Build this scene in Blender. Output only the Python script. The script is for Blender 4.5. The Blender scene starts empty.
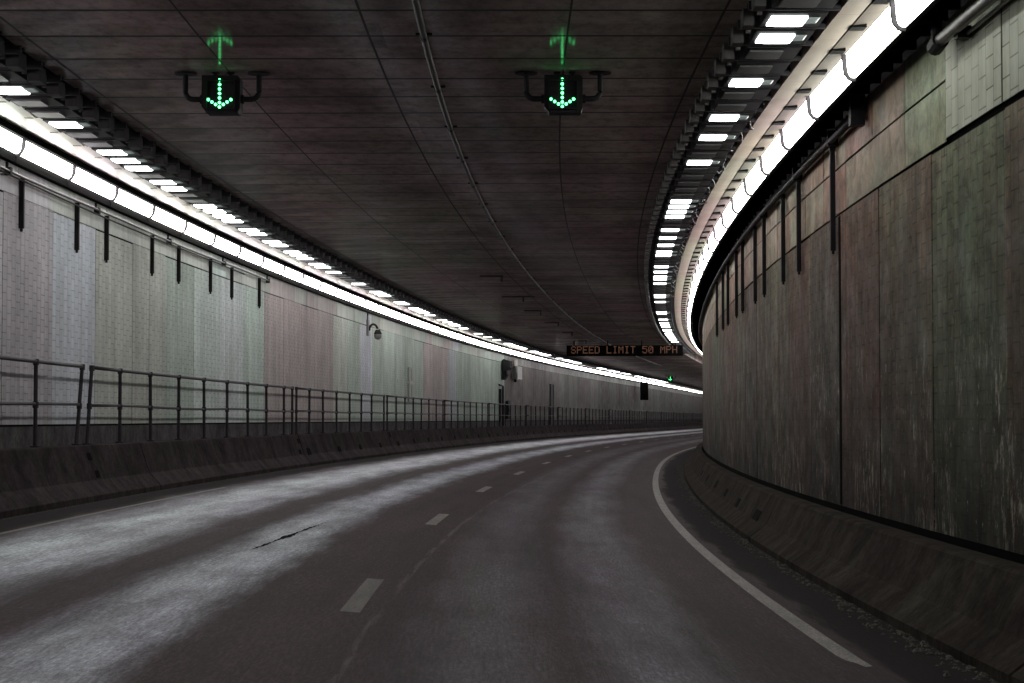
import bpy, math, random
from mathutils import Vector, Matrix
rnd = random.Random(7)
sc = bpy.context.scene
col = sc.collection

# ------------------------------------------------------------------ camera, world, exposure
H = 1.4206                      # camera height above the middle of the road
F = 2002.8
cd = bpy.data.cameras.new('camera'); cam = bpy.data.objects.new('camera', cd); col.objects.link(cam)
cd.sensor_width = 36; cd.lens = F/1024*36; cd.clip_end = 1500; cd.clip_start = .1
cam.location = (0, 0, H)
cam.rotation_euler = (math.pi/2 + math.atan(77.65/F), 0, 0)
sc.camera = cam
w = bpy.data.worlds.new('World'); sc.world = w; w.use_nodes = True
w.node_tree.nodes['Background'].inputs[0].default_value = (.5, .5, .6, 1)
w.node_tree.nodes['Background'].inputs[1].default_value = .003
sc.view_settings.view_transform = 'Standard'; sc.view_settings.look = 'None'
sc.view_settings.exposure = .4; sc.view_settings.gamma = 1
LAMP = 15.0                      # radiance of the wall lamps
SLOT = 7.0                      # radiance of the lit crosswise lamps
try:
    c = sc.cycles
    c.use_denoising = True; c.denoiser = 'OPENIMAGEDENOISE'
    c.max_bounces = 7; c.diffuse_bounces = 4; c.glossy_bounces = 3; c.transmission_bounces = 2
    c.caustics_reflective = False; c.caustics_refractive = False
    c.sample_clamp_indirect = 4
except Exception as e:
    print(e)

# ------------------------------------------------------------------ the tunnel's centre line
SN = [0, 30, 60, 90, 130, 180, 300]
KN = [.003903, .002261, .00079, .001333, .000641, -.000076, -.0002]
DS = .5; SMIN = -40.0; SMAX = 345.0
def kap(s):
    if s <= 0: return .0030
    for a in range(len(SN)-1):
        if s <= SN[a+1]:
            t = (s-SN[a])/(SN[a+1]-SN[a]); return KN[a]*(1-t)+KN[a+1]*t
    return KN[-1]
def integrate(s_end):
    out = [(-.684078, 0.0, -.0611286)]
    d = DS if s_end > 0 else -DS
    s = 0.0; X, Y, T = out[0]
    while abs(s) < abs(s_end):
        T2 = T+(kap(s)+kap(s+d))/2*d; m = (T+T2)/2
        X += math.sin(m)*d; Y += math.cos(m)*d; T = T2; s += d
        out.append((X, Y, T))
    return out
_f = integrate(SMAX+5); _b = integrate(SMIN-5)
CL = list(reversed(_b[1:])) + _f; C0 = -len(_b[1:])*DS
def cl(s):
    q = (s-C0)/DS; i = max(0, min(len(CL)-2, int(math.floor(q)))); t = q-i
    a, b = CL[i], CL[i+1]
    return tuple(a[j]*(1-t)+b[j]*t for j in range(3))
def P(s, u, z):                 # s along, u to the right, z above the camera
    X, Y, T = cl(s)
    return Vector((X+u*math.cos(T), Y-u*math.sin(T), z+H))
BETA = .0762
def zr(u): return -H-BETA*u     # banked road

# ------------------------------------------------------------------ mesh helpers
class MB:
    def __init__(s): s.v = []; s.f = []; s.uv = []; s.m = []
    def quad(s, pts, uvs=None, mi=0):
        n = len(s.v); s.v += [Vector(p) for p in pts]; s.f.append(tuple(range(n, n+len(pts))))
        s.uv += list(uvs) if uvs else [(0, 0)]*len(pts); s.m.append(mi)
    def box(s, c, d, M=None, mi=0, bev=0):
        (x, y, z), (a, b, h) = c, (d[0]/2, d[1]/2, d[2]/2)
        co = [Vector((x+i*a, y+j*b, z+k*h)) for k in (-1, 1) for j in (-1, 1) for i in (-1, 1)]
        if M: co = [M @ q for q in co]
        for f in ((0, 2, 3, 1), (4, 5, 7, 6), (0, 1, 5, 4), (2, 6, 7, 3), (0, 4, 6, 2), (1, 3, 7, 5)):
            s.quad([co[i] for i in f], [(co[i].y, co[i].z) for i in f], mi)
    def tube(s, pts, r, n=8, mi=0, caps=True):
        pts = [Vector(p) for p in pts]; rings = []
        for i, p in enumerate(pts):
            d = (pts[min(i+1, len(pts)-1)]-pts[max(i-1, 0)]).normalized()
            a = d.cross(Vector((0, 0, 1)))
            if a.length < .1: a = d.cross(Vector((0, 1, 0)))
            a.normalize(); b = d.cross(a)
            rr = r[i] if isinstance(r, (list, tuple)) else r
            rings.append([p+(a*math.cos(t)+b*math.sin(t))*rr for t in [2*math.pi*k/n for k in range(n)]])
        L = 0
        for i in range(len(rings)-1):
            L2 = L+(pts[i+1]-pts[i]).length
            for k in range(n):
                k2 = (k+1) % n
                s.quad([rings[i][k], rings[i][k2], rings[i+1][k2], rings[i+1][k]], [(L, k/n), (L, (k+1)/n), (L2, (k+1)/n), (L2, k/n)], mi)
            L = L2
        if caps: s.quad(rings[0][::-1], None, mi); s.quad(rings[-1], None, mi)
    def prism(s, prof, y0, y1, mi=0, M=None, closed=True):   # profile in x,z swept straight along y
        n = len(prof)
        pts = [[Vector((x, y, z)) for x, z in prof] for y in (y0, y1)]
        if M: pts = [[M @ q for q in r] for r in pts]
        L = 0
        for k in range(n if closed else n-1):
            a, b = prof[k], prof[(k+1) % n]; L2 = L+math.dist(a, b)
            s.quad([pts[0][k], pts[1][k], pts[1][(k+1) % n], pts[0][(k+1) % n]], [(y0, L), (y1, L), (y1, L2), (y0, L2)], mi); L = L2
        if closed: s.quad(pts[0], None, mi); s.quad(pts[1][::-1], None, mi)
    def sweep(s, prof, s0, s1, step=2.5, uvu=True, mi=0, closed=False, jitter=None):   # profile (u,z) along the curve
        n = max(1, int(round((s1-s0)/step))); ss = [s0+(s1-s0)*i/n for i in range(n+1)]
        pr = list(prof)+([prof[0]] if closed else [])
        for i in range(n):
            L = 0
            for k in range(len(pr)-1):
                a, b = pr[k], pr[k+1]; L2 = L+math.dist(a, b)
                va, vb = (a[0], b[0]) if uvu else (L, L2)
                s.quad([P(ss[i], *a), P(ss[i+1], *a), P(ss[i+1], *b), P(ss[i], *b)], [(ss[i], va), (ss[i+1], va), (ss[i+1], vb), (ss[i], vb)], mi)
                L = L2
        if closed:
            s.quad([P(s0, *p) for p in prof], None, mi); s.quad([P(s1, *p) for p in prof][::-1], None, mi)
    def build(s, name, mats, parent=None, origin=None, smooth=False, weld=True):
        me = bpy.data.meshes.new(name)
        o0 = Vector(origin) if origin is not None else Vector((0, 0, 0))
        me.from_pydata([tuple(v-o0) for v in s.v], [], s.f)
        uvl = me.uv_layers.new(name='UVMap')
        uvl.data.foreach_set('uv', [c for q in s.uv for c in q])
        mats = mats if isinstance(mats, (list, tuple)) else [mats]
        for m in mats: me.materials.append(m)
        me.polygons.foreach_set('material_index', s.m)
        if weld:
            import bmesh
            bm = bmesh.new(); bm.from_mesh(me)
            bmesh.ops.remove_doubles(bm, verts=bm.verts, dist=1e-4)
            bm.to_mesh(me); bm.free()
        if smooth: me.polygons.foreach_set('use_smooth', [True]*len(me.polygons))
        me.update()
        ob = bpy.data.objects.new(name, me); col.objects.link(ob)
        if parent: ob.parent = parent
        if origin is not None and parent is None: ob.location = o0
        return ob
def tag(o, label=None, cat=None, group=None, kind=None):
    if label: o['label'] = label
    if cat: o['category'] = cat
    if group: o['group'] = group
    if kind: o['kind'] = kind
    return o
def empty(name, loc, rz=0.0):
    o = bpy.data.objects.new(name, None); col.objects.link(o); o.location = loc; o.rotation_euler = (0, 0, rz)
    o.empty_display_size = .2
    return o
KIDS = {}
def copy_tree(o, parent=None):
    c = o.copy(); col.objects.link(c)
    if parent: c.parent = parent
    for ch in list(o.children): copy_tree(ch, c)
    return c
ORD = ['nearest', 'second', 'third', 'fourth', 'fifth', 'sixth', 'seventh', 'eighth', 'ninth', 'tenth', 'eleventh', 'twelfth',
       'thirteenth', 'fourteenth', 'fifteenth', 'sixteenth', 'seventeenth', 'eighteenth', 'nineteenth', 'twentieth']

# ------------------------------------------------------------------ materials
def mat(name, base, rough=.6, metal=0.0, spec=.5):
    m = bpy.data.materials.new(name); m.use_nodes = True; nt = m.node_tree
    b = nt.nodes['Principled BSDF']
    b.inputs['Base Color'].default_value = (*base, 1); b.inputs['Roughness'].default_value = rough
    b.inputs['Metallic'].default_value = metal; b.inputs['Specular IOR Level'].default_value = spec
    return m, nt, b
class N:                          # small node helper
    def __init__(s, nt): s.nt = nt
    def new(s, t, **kw):
        n = s.nt.nodes.new(t)
        for k, v in kw.items(): setattr(n, k, v)
        return n
    def link(s, a, b): s.nt.links.new(a, b)
    def uv(s): return s.new('ShaderNodeUVMap', uv_map='UVMap').outputs[0]
    def sep(s, v):
        n = s.new('ShaderNodeSeparateXYZ'); s.link(v, n.inputs[0]); return n.outputs
    def mapping(s, v, scale=(1, 1, 1), rot=(0, 0, 0), loc=(0, 0, 0)):
        n = s.new('ShaderNodeMapping'); s.link(v, n.inputs[0])
        n.inputs['Scale'].default_value = scale; n.inputs['Rotation'].default_value = rot; n.inputs['Location'].default_value = loc
        return n.outputs[0]
    def noise(s, v, scale=5, detail=4, rough=.55, dist=0):
        n = s.new('ShaderNodeTexNoise'); s.link(v, n.inputs['Vector'])
        n.inputs['Scale'].default_value = scale; n.inputs['Detail'].default_value = detail
        n.inputs['Roughness'].default_value = rough; n.inputs['Distortion'].default_value = dist
        return n.outputs['Fac']
    def ramp(s, v, stops, interp='LINEAR'):
        n = s.new('ShaderNodeValToRGB'); s.link(v, n.inputs[0]); r = n.color_ramp; r.interpolation = interp
        while len(r.elements) < len(stops): r.elements.new(.5)
        for e, (p, c) in zip(r.elements, stops):
            e.position = p; e.color = (c, c, c, 1) if isinstance(c, (int, float)) else (*c, 1)
        return n.outputs[0]
    def math(s, op, a, b=None, c=None):
        n = s.new('ShaderNodeMath', operation=op)
        for i, q in enumerate((a, b, c)):
            if q is None: continue
            if isinstance(q, (int, float)): n.inputs[i].default_value = q
            else: s.link(q, n.inputs[i])
        return n.outputs[0]
    def mix(s, f, a, b, blend='MIX'):
        n = s.new('ShaderNodeMix', data_type='RGBA', blend_type=blend)
        for i, q in ((0, f), (6, a), (7, b)):
            if isinstance(q, (int, float)): n.inputs[i].default_value = q if i == 0 else (q, q, q, 1)
            elif isinstance(q, tuple): n.inputs[i].default_value = (*q, 1)
            else: s.link(q, n.inputs[i])
        return n.outputs[2]
    def bump(s, h, strength=.3, dist=.01):
        n = s.new('ShaderNodeBump'); n.inputs['Strength'].default_value = strength; n.inputs['Distance'].default_value = dist
        s.link(h, n.inputs['Height']); return n.outputs[0]
    def band(s, v, c, half, soft):   # 1 inside |v-c|<half fading over soft
        a = s.math('ABSOLUTE', s.math('SUBTRACT', v, c))
        n = s.new('ShaderNodeMapRange', interpolation_type='SMOOTHSTEP'); s.link(a, n.inputs[0])
        n.inputs[1].default_value = half; n.inputs[2].default_value = half+soft
        n.inputs[3].default_value = 1; n.inputs[4].default_value = 0
        return n.outputs[0]
    def geo(s): return s.new('ShaderNodeNewGeometry').outputs['Position']

def simple(name, base, rough=.6, metal=0, var=.35, scale=6, spec=.5, bump=0):
    m, nt, b = mat(name, base, rough, metal, spec); n = N(nt); g = n.geo()
    f = n.noise(g, scale, 5, .65)
    c = n.mix(n.ramp(f, [(.3, 0.), (.7, 1.)]), tuple(x*(1-var) for x in base), tuple(min(1, x*(1+var)) for x in base))
    n.link(c, b.inputs['Base Color'])
    if bump: n.link(n.bump(n.noise(g, scale*6, 6, .7), bump, .01), b.inputs['Normal'])
    return m
M = {}
M['black_metal'] = simple('black_metal', (.010, .009, .010), .6, 0, .4, spec=.12)
M['dark_rail'] = simple('dark_rail_paint', (.016, .013, .017), .5, 0, .4, 9, spec=.2, bump=.1)
M['void'] = simple('dark_void', (.0018, .0018, .0018), .9, spec=.03)
M['grey_metal'] = simple('grey_metal', (.16, .16, .155), .4, .3, .3)
M['pipe'] = simple('pipe_metal', (.055, .048, .042), .42, .3, .5, 12)
M['housing'] = simple('lamp_housing', (.016, .014, .016), .6, 0, .5, spec=.12)
M['ballast'] = simple('ballast_paint', (.034, .031, .030), .5, spec=.2)
M['wire'] = simple('cable_rubber', (.02, .02, .02), .6, spec=.2)
M['cream'] = None
def emis(name, colr, strength, base=(.7, .7, .7), vary=0.0, rim=False):
    m, nt, b = mat(name, base, .35); n = N(nt)
    b.inputs['Emission Color'].default_value = (*colr, 1); b.inputs['Emission Strength'].default_value = strength
    if vary:
        oi = n.new('ShaderNodeObjectInfo')
        s_ = n.math('MULTIPLY_ADD', oi.outputs['Random'], strength*vary, strength*(1-vary/2))
        n.link(s_, b.inputs['Emission Strength'])
        n.link(n.ramp(oi.outputs['Random'], [(0., (1, .84, .90)), (.35, (1, .92, .97)), (.65, (.92, 1., .92)), (1., (1, .92, .86))]), b.inputs['Emission Color'])
    return m
M['lamp'] = emis('lamp_diffuser', (1, .95, .93), LAMP, vary=.25)
M['slot_lit'] = emis('slot_lens_lit', (.93, 1, .99), SLOT)
M['slot_dim'] = emis('slot_lens_end', (.75, 1, .95), .07, (.12, .13, .13))
M['slot_off'] = simple('slot_lens_off', (.055, .055, .058), .35, 0, .3)
M['green'] = emis('green_led', (.08, 1.0, .26), 5.5)
M['amber'] = emis('amber_led', (1, .44, .26), .13, (.05, .03, .02))

# tiled wall panels ----------------------------------------------------------
def tile_mat(name, plain=False, scuff=.0, bw=.24, rh=.235, mort=(.20, .19, .18), ms=.011, base=1.0, rough=.35, gloss_var=.2, spec=.45):
    m, nt, b = mat(name, (.4, .4, .4), rough, 0, spec); n = N(nt)
    oi = n.new('ShaderNodeObjectInfo'); uv = n.uv(); sp = n.sep(uv)
    tint = oi.outputs['Color']
    big = n.noise(n.mapping(uv, (.45, .16, 1)), 2.2, 5, .6, .3)
    streak = n.noise(n.mapping(uv, (2.6, .16, 1)), 1.6, 7, .62)
    fine = n.noise(n.mapping(uv, (9, 5, 1)), 1., 7, .8)
    c = n.mix(1., tint, n.ramp(big, [(.3, .66 if scuff or spec == .12 else .84), (.72, 1.08)]), 'MULTIPLY')
    c = n.mix(.85 if scuff else .55, c, n.ramp(streak, [(.32, .58), (.60, 1.12)]), 'MULTIPLY')
    c = n.mix(.6 if scuff else .3, c, n.ramp(fine, [(.34, .5), (.62, 1.12)]), 'MULTIPLY')
    h = None
    if not plain:
        # upright running bond: columns .25 m wide, tiles .15 m tall, neighbouring columns staggered
        br = n.new('ShaderNodeTexBrick'); n.link(n.mapping(uv, (1, 1, 1), (0, 0, math.pi/2)), br.inputs['Vector'])
        br.inputs['Scale'].default_value = 1; br.inputs['Mortar Size'].default_value = ms
        br.inputs['Mortar Smooth'].default_value = .3
        br.inputs['Brick Width'].default_value = bw; br.inputs['Row Height'].default_value = rh
        br.inputs['Color1'].default_value = (1, 1, 1, 1); br.inputs['Color2'].default_value = (.86, .86, .86, 1); br.inputs['Mortar'].default_value = (*mort, 1)
        c = n.mix(n.ramp(n.noise(uv, .9, 4), [(.35, .5), (.65, 1.)]), c, n.mix(1., c, br.outputs['Color'], 'MULTIPLY'))
        h = n.math('MULTIPLY', br.outputs['Fac'], -1.)
    # soot towards the foot, with the lamps' downward falloff painted in; uneven upper edge
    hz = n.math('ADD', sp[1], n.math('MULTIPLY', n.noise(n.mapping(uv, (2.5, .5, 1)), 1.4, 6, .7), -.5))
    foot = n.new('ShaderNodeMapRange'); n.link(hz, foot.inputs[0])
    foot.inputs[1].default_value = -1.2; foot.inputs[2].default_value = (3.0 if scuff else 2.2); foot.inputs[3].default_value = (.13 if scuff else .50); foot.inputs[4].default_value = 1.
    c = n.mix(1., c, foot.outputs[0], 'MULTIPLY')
    if scuff:
        sv = n.noise(n.mapping(uv, (7, 2.4, 1)), 1., 9, .8)
        area = n.ramp(n.noise(n.mapping(uv, (.7, .5, 1)), 1., 3), [(.45, 0.), (.62, 1.)])
        low = n.new('ShaderNodeMapRange'); n.link(sp[1], low.inputs[0]); low.inputs[1].default_value = 1.9; low.inputs[2].default_value = .4
        k = n.math('MULTIPLY', n.math('MULTIPLY', n.ramp(sv, [(.52, 0.), (.60, 1.)]), area), low.outputs[0])
        c = n.mix(n.math('MULTIPLY', k, scuff), c, (.30, .28, .255))
    if scuff or spec == .12:
        mot = n.noise(n.mapping(uv, (2.2, 3.4, 1)), 1., 9, .78, .5)
        c = n.mix(1., c, n.ramp(mot, [(.34, .45), (.5, .95), (.64, 1.35)]), 'MULTIPLY')
        hue = n.noise(n.mapping(uv, (.9, .7, 1), loc=(4, 7, 0)), 1., 5, .7)
        c = n.mix(.9, c, n.mix(n.ramp(hue, [(.38, 0.), (.62, 1.)]), (1.12, .90, .84), (.92, 1.03, .88)), 'MULTIPLY')
        fl = n.ramp(n.noise(n.mapping(uv, (11, 5, 1), loc=(3, 9, 0)), 1., 5, .8), [(.60, 0.), (.67, 1.)])
        lowb = n.new('ShaderNodeMapRange'); n.link(sp[1], lowb.inputs[0]); lowb.inputs[1].default_value = 1.6; lowb.inputs[2].default_value = .5
        c = n.mix(n.math('MULTIPLY', n.math('MULTIPLY', fl, lowb.outputs[0]), .75 if scuff else 0.), c, (.34, .31, .28))
        rust = n.ramp(n.noise(n.mapping(uv, (5, .5, 1), loc=(2, 1, 0)), 1., 7, .75), [(.57, 0.), (.70, .7)])
        c = n.mix(rust, c, (.042, .034, .027))
    # small dark spots and drips
    vo = n.new('ShaderNodeTexVoronoi'); n.link(n.mapping(uv, (1, .6, 1)), vo.inputs['Vector']); vo.inputs['Scale'].default_value = 1.3
    sp_ = n.ramp(vo.outputs['Distance'], [(.035, .25), (.06, 1.)])
    c = n.mix(.8, c, sp_, 'MULTIPLY')
    n.link(c, b.inputs['Base Color'])
    n.link(n.ramp(n.noise(uv, 1.7, 5), [(.3, rough-.05), (.7, rough+gloss_var)]), b.inputs['Roughness'])
    hh = n.math('MULTIPLY', n.noise(uv, 2.1, 3), .5)
    if h: hh = n.math('ADD', hh, n.math('MULTIPLY', h, .25))
    n.link(n.bump(hh, .25, .01), b.inputs['Normal'])
    return m
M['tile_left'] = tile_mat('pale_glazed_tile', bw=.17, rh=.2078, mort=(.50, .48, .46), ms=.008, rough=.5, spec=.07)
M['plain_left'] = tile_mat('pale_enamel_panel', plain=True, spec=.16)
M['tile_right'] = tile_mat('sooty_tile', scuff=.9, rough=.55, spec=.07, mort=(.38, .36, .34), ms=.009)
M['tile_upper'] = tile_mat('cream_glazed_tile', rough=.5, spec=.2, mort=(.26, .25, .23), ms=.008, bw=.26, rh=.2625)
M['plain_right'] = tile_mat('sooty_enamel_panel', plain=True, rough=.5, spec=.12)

# concrete -------------------------------------------------------------------
def concrete(name, base, dirt=.5, scale=1.0):
    m, nt, b = mat(name, base, .95, 0, .02); n = N(nt); uv = n.uv(); g = n.geo()
    a = n.noise(g, 1.3*scale, 6, .7, .4); f = n.noise(g, 22*scale, 6, .75)
    st = n.noise(n.mapping(uv, (6, .6, 1)), 1.5, 6, .7)
    c = n.mix(1., base, n.ramp(a, [(.3, 1-dirt), (.7, 1.25)]), 'MULTIPLY')
    c = n.mix(.45, c, n.ramp(st, [(.3, .55), (.7, 1.2)]), 'MULTIPLY')
    mid = n.noise(g, 6*scale, 8, .8)
    c = n.mix(.9, c, n.ramp(mid, [(.34, .62), (.66, 1.25)]), 'MULTIPLY')
    c = n.mix(.8, c, n.ramp(f, [(.35, .7), (.65, 1.25)]), 'MULTIPLY')
    wht = n.ramp(n.noise(g, 5*scale, 8, .8), [(.64, 0.), (.74, 1.)])
    c = n.mix(n.math('MULTIPLY', wht, .25), c, (.35, .34, .32))
    gr = n.noise(n.mapping(uv, (1.1, .5, 1)), 1., 5, .7)
    c = n.mix(.8, c, n.mix(n.ramp(gr, [(.4, 0.), (.6, 1.)]), (.85, .68, .74), (1.1, 1.1, 1.02)), 'MULTIPLY')
    n.link(c, b.inputs['Base Color']); n.link(n.bump(f, .22, .008), b.inputs['Normal'])
    return m
M['barrier'] = concrete('stained_concrete', (.047, .040, .043), .6)
M['barrier_right'] = concrete('sooty_concrete', (.046, .041, .036), .6)
M['walk'] = concrete('walkway_concrete', (.06, .055, .06))
M['plinth'] = concrete('plinth_concrete', (.10, .10, .105))

# road -----------------------------------------------------------------------
def road_mat():
    m, nt, b = mat('worn_asphalt', (.05, .045, .045), .6); n = N(nt); uv = n.uv(); sp = n.sep(uv)
    s_, u_ = sp[0], sp[1]
    wob = n.math('MULTIPLY_ADD', n.noise(n.mapping(uv, (.12, .0, 1)), 1., 3), .5, -.25)
    uw = n.math('ADD', u_, wob)
    edge = n.math('MULTIPLY_ADD', n.noise(n.mapping(uv, (.5, 5, 1)), 1., 6, .7), .5, -.25)
    ue = n.math('ADD', uw, edge)
    A = n.band(ue, -3.05, .15, .75); B = n.band(ue, -1.32, .05, .55)
    Cc = n.band(ue, 1.0, .05, .6); D = n.band(ue, 2.2, .05, .6)
    polish = n.math('MAXIMUM', n.math('MAXIMUM', A, n.math('MULTIPLY', B, .9)), n.math('MULTIPLY', n.math('MAXIMUM', n.math('MULTIPLY', Cc, .6), D), .20))
    patchy = n.ramp(n.noise(n.mapping(uv, (.30, 1.6, 1)), 1., 6, .7), [(.32, .40), (.60, 1.1)])
    polish = n.math('MULTIPLY', polish, patchy)
    grain = n.noise(n.mapping(uv, (9, 30, 1)), 1., 7, .85)
    grain2 = n.noise(n.mapping(uv, (3.2, 45, 1)), 1., 5, .8)
    base = n.mix(polish, (.030, .0185, .0225), (.26, .305, .375))  # polished wheel tracks, with the lamps' bluish sheen painted into their colour
    lane = n.noise(n.mapping(uv, (.06, .8, 1)), 1., 4)
    base = n.mix(.7, base, n.mix(n.ramp(lane, [(.35, 0.), (.65, 1.)]), (.85, .58, .72), (1.2, 1.15, .98)), 'MULTIPLY')
    base = n.mix(1., base, n.ramp(grain, [(.38, .35), (.62, 1.8)]), 'MULTIPLY')
    base = n.mix(.8, base, n.ramp(grain2, [(.36, .4), (.64, 1.7)]), 'MULTIPLY')
    oil = n.ramp(n.noise(n.mapping(uv, (.10, 2.6, 1)), 1., 6, .65), [(.30, .45), (.58, 1.1)])
    base = n.mix(.8, base, oil, 'MULTIPLY')
    blot = n.ramp(n.noise(n.mapping(uv, (.5, 1.6, 1)), 1., 7, .75), [(.33, .5), (.56, 1.05)])
    base = n.mix(.6, base, blot, 'MULTIPLY')
    # thin pale construction joint wandering right of the lane dashes
    jl = n.band(n.math('ADD', u_, n.math('MULTIPLY_ADD', s_, -.014, .0)), .0, .012, .03)
    jn = n.ramp(n.noise(n.mapping(uv, (.6, 12, 1)), 1., 4, .8), [(.45, 0.), (.6, .5)])
    base = n.mix(n.math('MULTIPLY', jl, jn), base, (.14, .12, .12))
    # black grit in both gutters
    gut = n.math('MAXIMUM', n.band(ue, 4.35, .45, .18), n.band(ue, -4.35, .28, .25))
    base = n.mix(n.math('MULTIPLY', gut, .85), base, (.014, .012, .013))
    n.link(base, b.inputs['Base Color'])
    r = n.math('MULTIPLY_ADD', polish, -.22, .68)
    r = n.math('ADD', r, n.math('MULTIPLY', gut, .3))
    n.link(n.math('MULTIPLY_ADD', polish, .55, .10), b.inputs['Specular IOR Level'])
    n.link(n.math('ADD', r, n.math('MULTIPLY_ADD', grain, .2, -.1)), b.inputs['Roughness'])
    n.link(n.bump(n.math('ADD', grain, grain2), .6, .012), b.inputs['Normal'])
    return m
M['road'] = road_mat()
def paint_mat(name, colr, wear):
    m, nt, b = mat(name, colr, .6, 0, .2); n = N(nt); uv = n.uv()
    k = n.ramp(n.noise(n.mapping(uv, (14, 40, 1)), 1., 6, .8), [(wear-.12, (.05, .045, .045)), (wear+.1, colr)])
    k = n.mix(.8, k, n.ramp(n.noise(n.mapping(uv, (1.2, 6, 1)), 1., 4), [(.3, .5), (.7, 1.1)]), 'MULTIPLY')
    n.link(k, b.inputs['Base Color']); return m
M['paint'] = paint_mat('worn_white_paint', (.24, .215, .20), .50)
M['paint_old'] = paint_mat('scrubbed_white_paint', (.15, .135, .125), .5)

# ceiling --------------------------------------------------------------------
def ceil_mat():
    m, nt, b = mat('glossy_sooty_ceiling', (.06, .055, .052), .2); n = N(nt); uv = n.uv(); sp = n.sep(uv)
    a = n.noise(n.mapping(uv, (.35, .5, 1)), 1.5, 5, .6, .6)
    st = n.noise(n.mapping(uv, (5, .7, 1)), 1., 6, .7)
    c = n.mix(1., (.39, .335, .320), n.ramp(a, [(.3, .6), (.7, 1.25)]), 'MULTIPLY')
    c = n.mix(.35, c, n.ramp(st, [(.3, .65), (.7, 1.15)]), 'MULTIPLY')
    tint = n.noise(n.mapping(uv, (.12, .25, 1), loc=(9, 3, 0)), 1., 3)
    c = n.mix(.8, c, n.mix(n.ramp(tint, [(.35, 0.), (.65, 1.)]), (1.1, .82, .92), (.92, 1.02, .88)), 'MULTIPLY')
    # cleaned scallops next to the left edge: each tile wiped to a wandering line
    per = n.math('FRACT', n.math('DIVIDE', n.math('SUBTRACT', sp[0], 18.079), 1.22))
    sc_ = n.math('MULTIPLY', n.math('POWER', per, 2.), .9)
    d_ = n.math('ADD', n.math('ADD', sp[1], sc_), n.math('MULTIPLY', n.noise(uv, 1.4, 4), 1.0))
    on = n.new('ShaderNodeMapRange'); n.link(d_, on.inputs[0]); on.inputs[1].default_value = -2.35; on.inputs[2].default_value = -2.1; on.inputs[3].default_value = .62; on.inputs[4].default_value = 1.
    c = n.mix(1., c, on.outputs[0], 'MULTIPLY')
    tid = n.math('ADD', n.math('FLOOR', n.math('DIVIDE', n.math('SUBTRACT', sp[0], 17.469), 1.22)), n.math('MULTIPLY', n.math('FLOOR', n.math('DIVIDE', n.math('ADD', sp[1], 1.83), 1.79)), 57.3))
    wn = n.new('ShaderNodeTexWhiteNoise', noise_dimensions='1D'); n.link(tid, wn.inputs['W'])
    c = n.mix(1., c, n.math('MULTIPLY_ADD', wn.outputs['Value'], .35, .80), 'MULTIPLY')
    spots = n.ramp(n.noise(n.mapping(uv, (3, 5, 1)), 1., 7, .8), [(.36, .45), (.55, 1.05)])
    c = n.mix(.7, c, spots, 'MULTIPLY')
    # joints: across every 1.22 m, lengthwise seams
    j = n.math('ABSOLUTE', n.math('SUBTRACT', per, .5)); j = n.math('GREATER_THAN', j, .470)
    for u0, hw in ((-3.52, .014), (-1.83, .010), (-.18, .012), (1.74, .010), (3.14, .012)):
        q = n.math('LESS_THAN', n.math('ABSOLUTE', n.math('SUBTRACT', sp[1], u0)), hw); j = n.math('MAXIMUM', j, q)
    c = n.mix(j, c, (.003, .003, .003))
    n.link(c, b.inputs['Base Color'])
    n.link(n.math('ADD', n.ramp(n.noise(uv, 2.2, 5), [(.3, .06), (.7, .13)]), n.math('MULTIPLY', j, .5)), b.inputs['Roughness'])
    n.link(n.bump(n.math('ADD', n.math('MULTIPLY', n.noise(n.mapping(uv, (1, .4, 1)), 1.6, 2), .5), n.math('MULTIPLY', j, -.3)), .025, .01), b.inputs['Normal'])
    # thin even clear coat of grime: a faint mirror without the full grazing-angle Fresnel
    b.inputs['Specular IOR Level'].default_value = 0.; b.inputs['Roughness'].default_value = 1.
    for l in list(b.inputs['Roughness'].links): rl_ = l.from_socket; nt.links.remove(l)
    gl = n.new('ShaderNodeBsdfGlossy'); n.link(rl_, gl.inputs['Roughness']); gl.inputs['Color'].default_value = (1, 1, 1, 1)
    for l in list(b.inputs['Normal'].links): n.link(l.from_socket, gl.inputs['Normal'])
    mx = n.new('ShaderNodeMixShader'); mx.inputs[0].default_value = .08
    n.link(b.outputs[0], mx.inputs[1]); n.link(gl.outputs[0], mx.inputs[2])
    out = [q for q in nt.nodes if q.type == 'OUTPUT_MATERIAL'][0]; n.link(mx.outputs[0], out.inputs[0])
    return m
M['ceiling'] = ceil_mat()
M['cream_mid'] = simple('grey_cream_enamel', (.30, .25, .205), .6, 0, .15, 1.2, spec=.2)
M['cream_dull'] = simple('spill_dimmed_cream_enamel', (.062, .053, .044), .9, 0, .2, 1.6, spec=.03)  # cream with shade painted in, offsetting lamp spill on the right band
M['cream'] = simple('cream_enamel', (.36, .32, .275), .4, 0, .14, 1.2)
M['recess'] = simple('black_recess', (.010, .010, .011), .8, 0, .5, 3, spec=.05)

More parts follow.
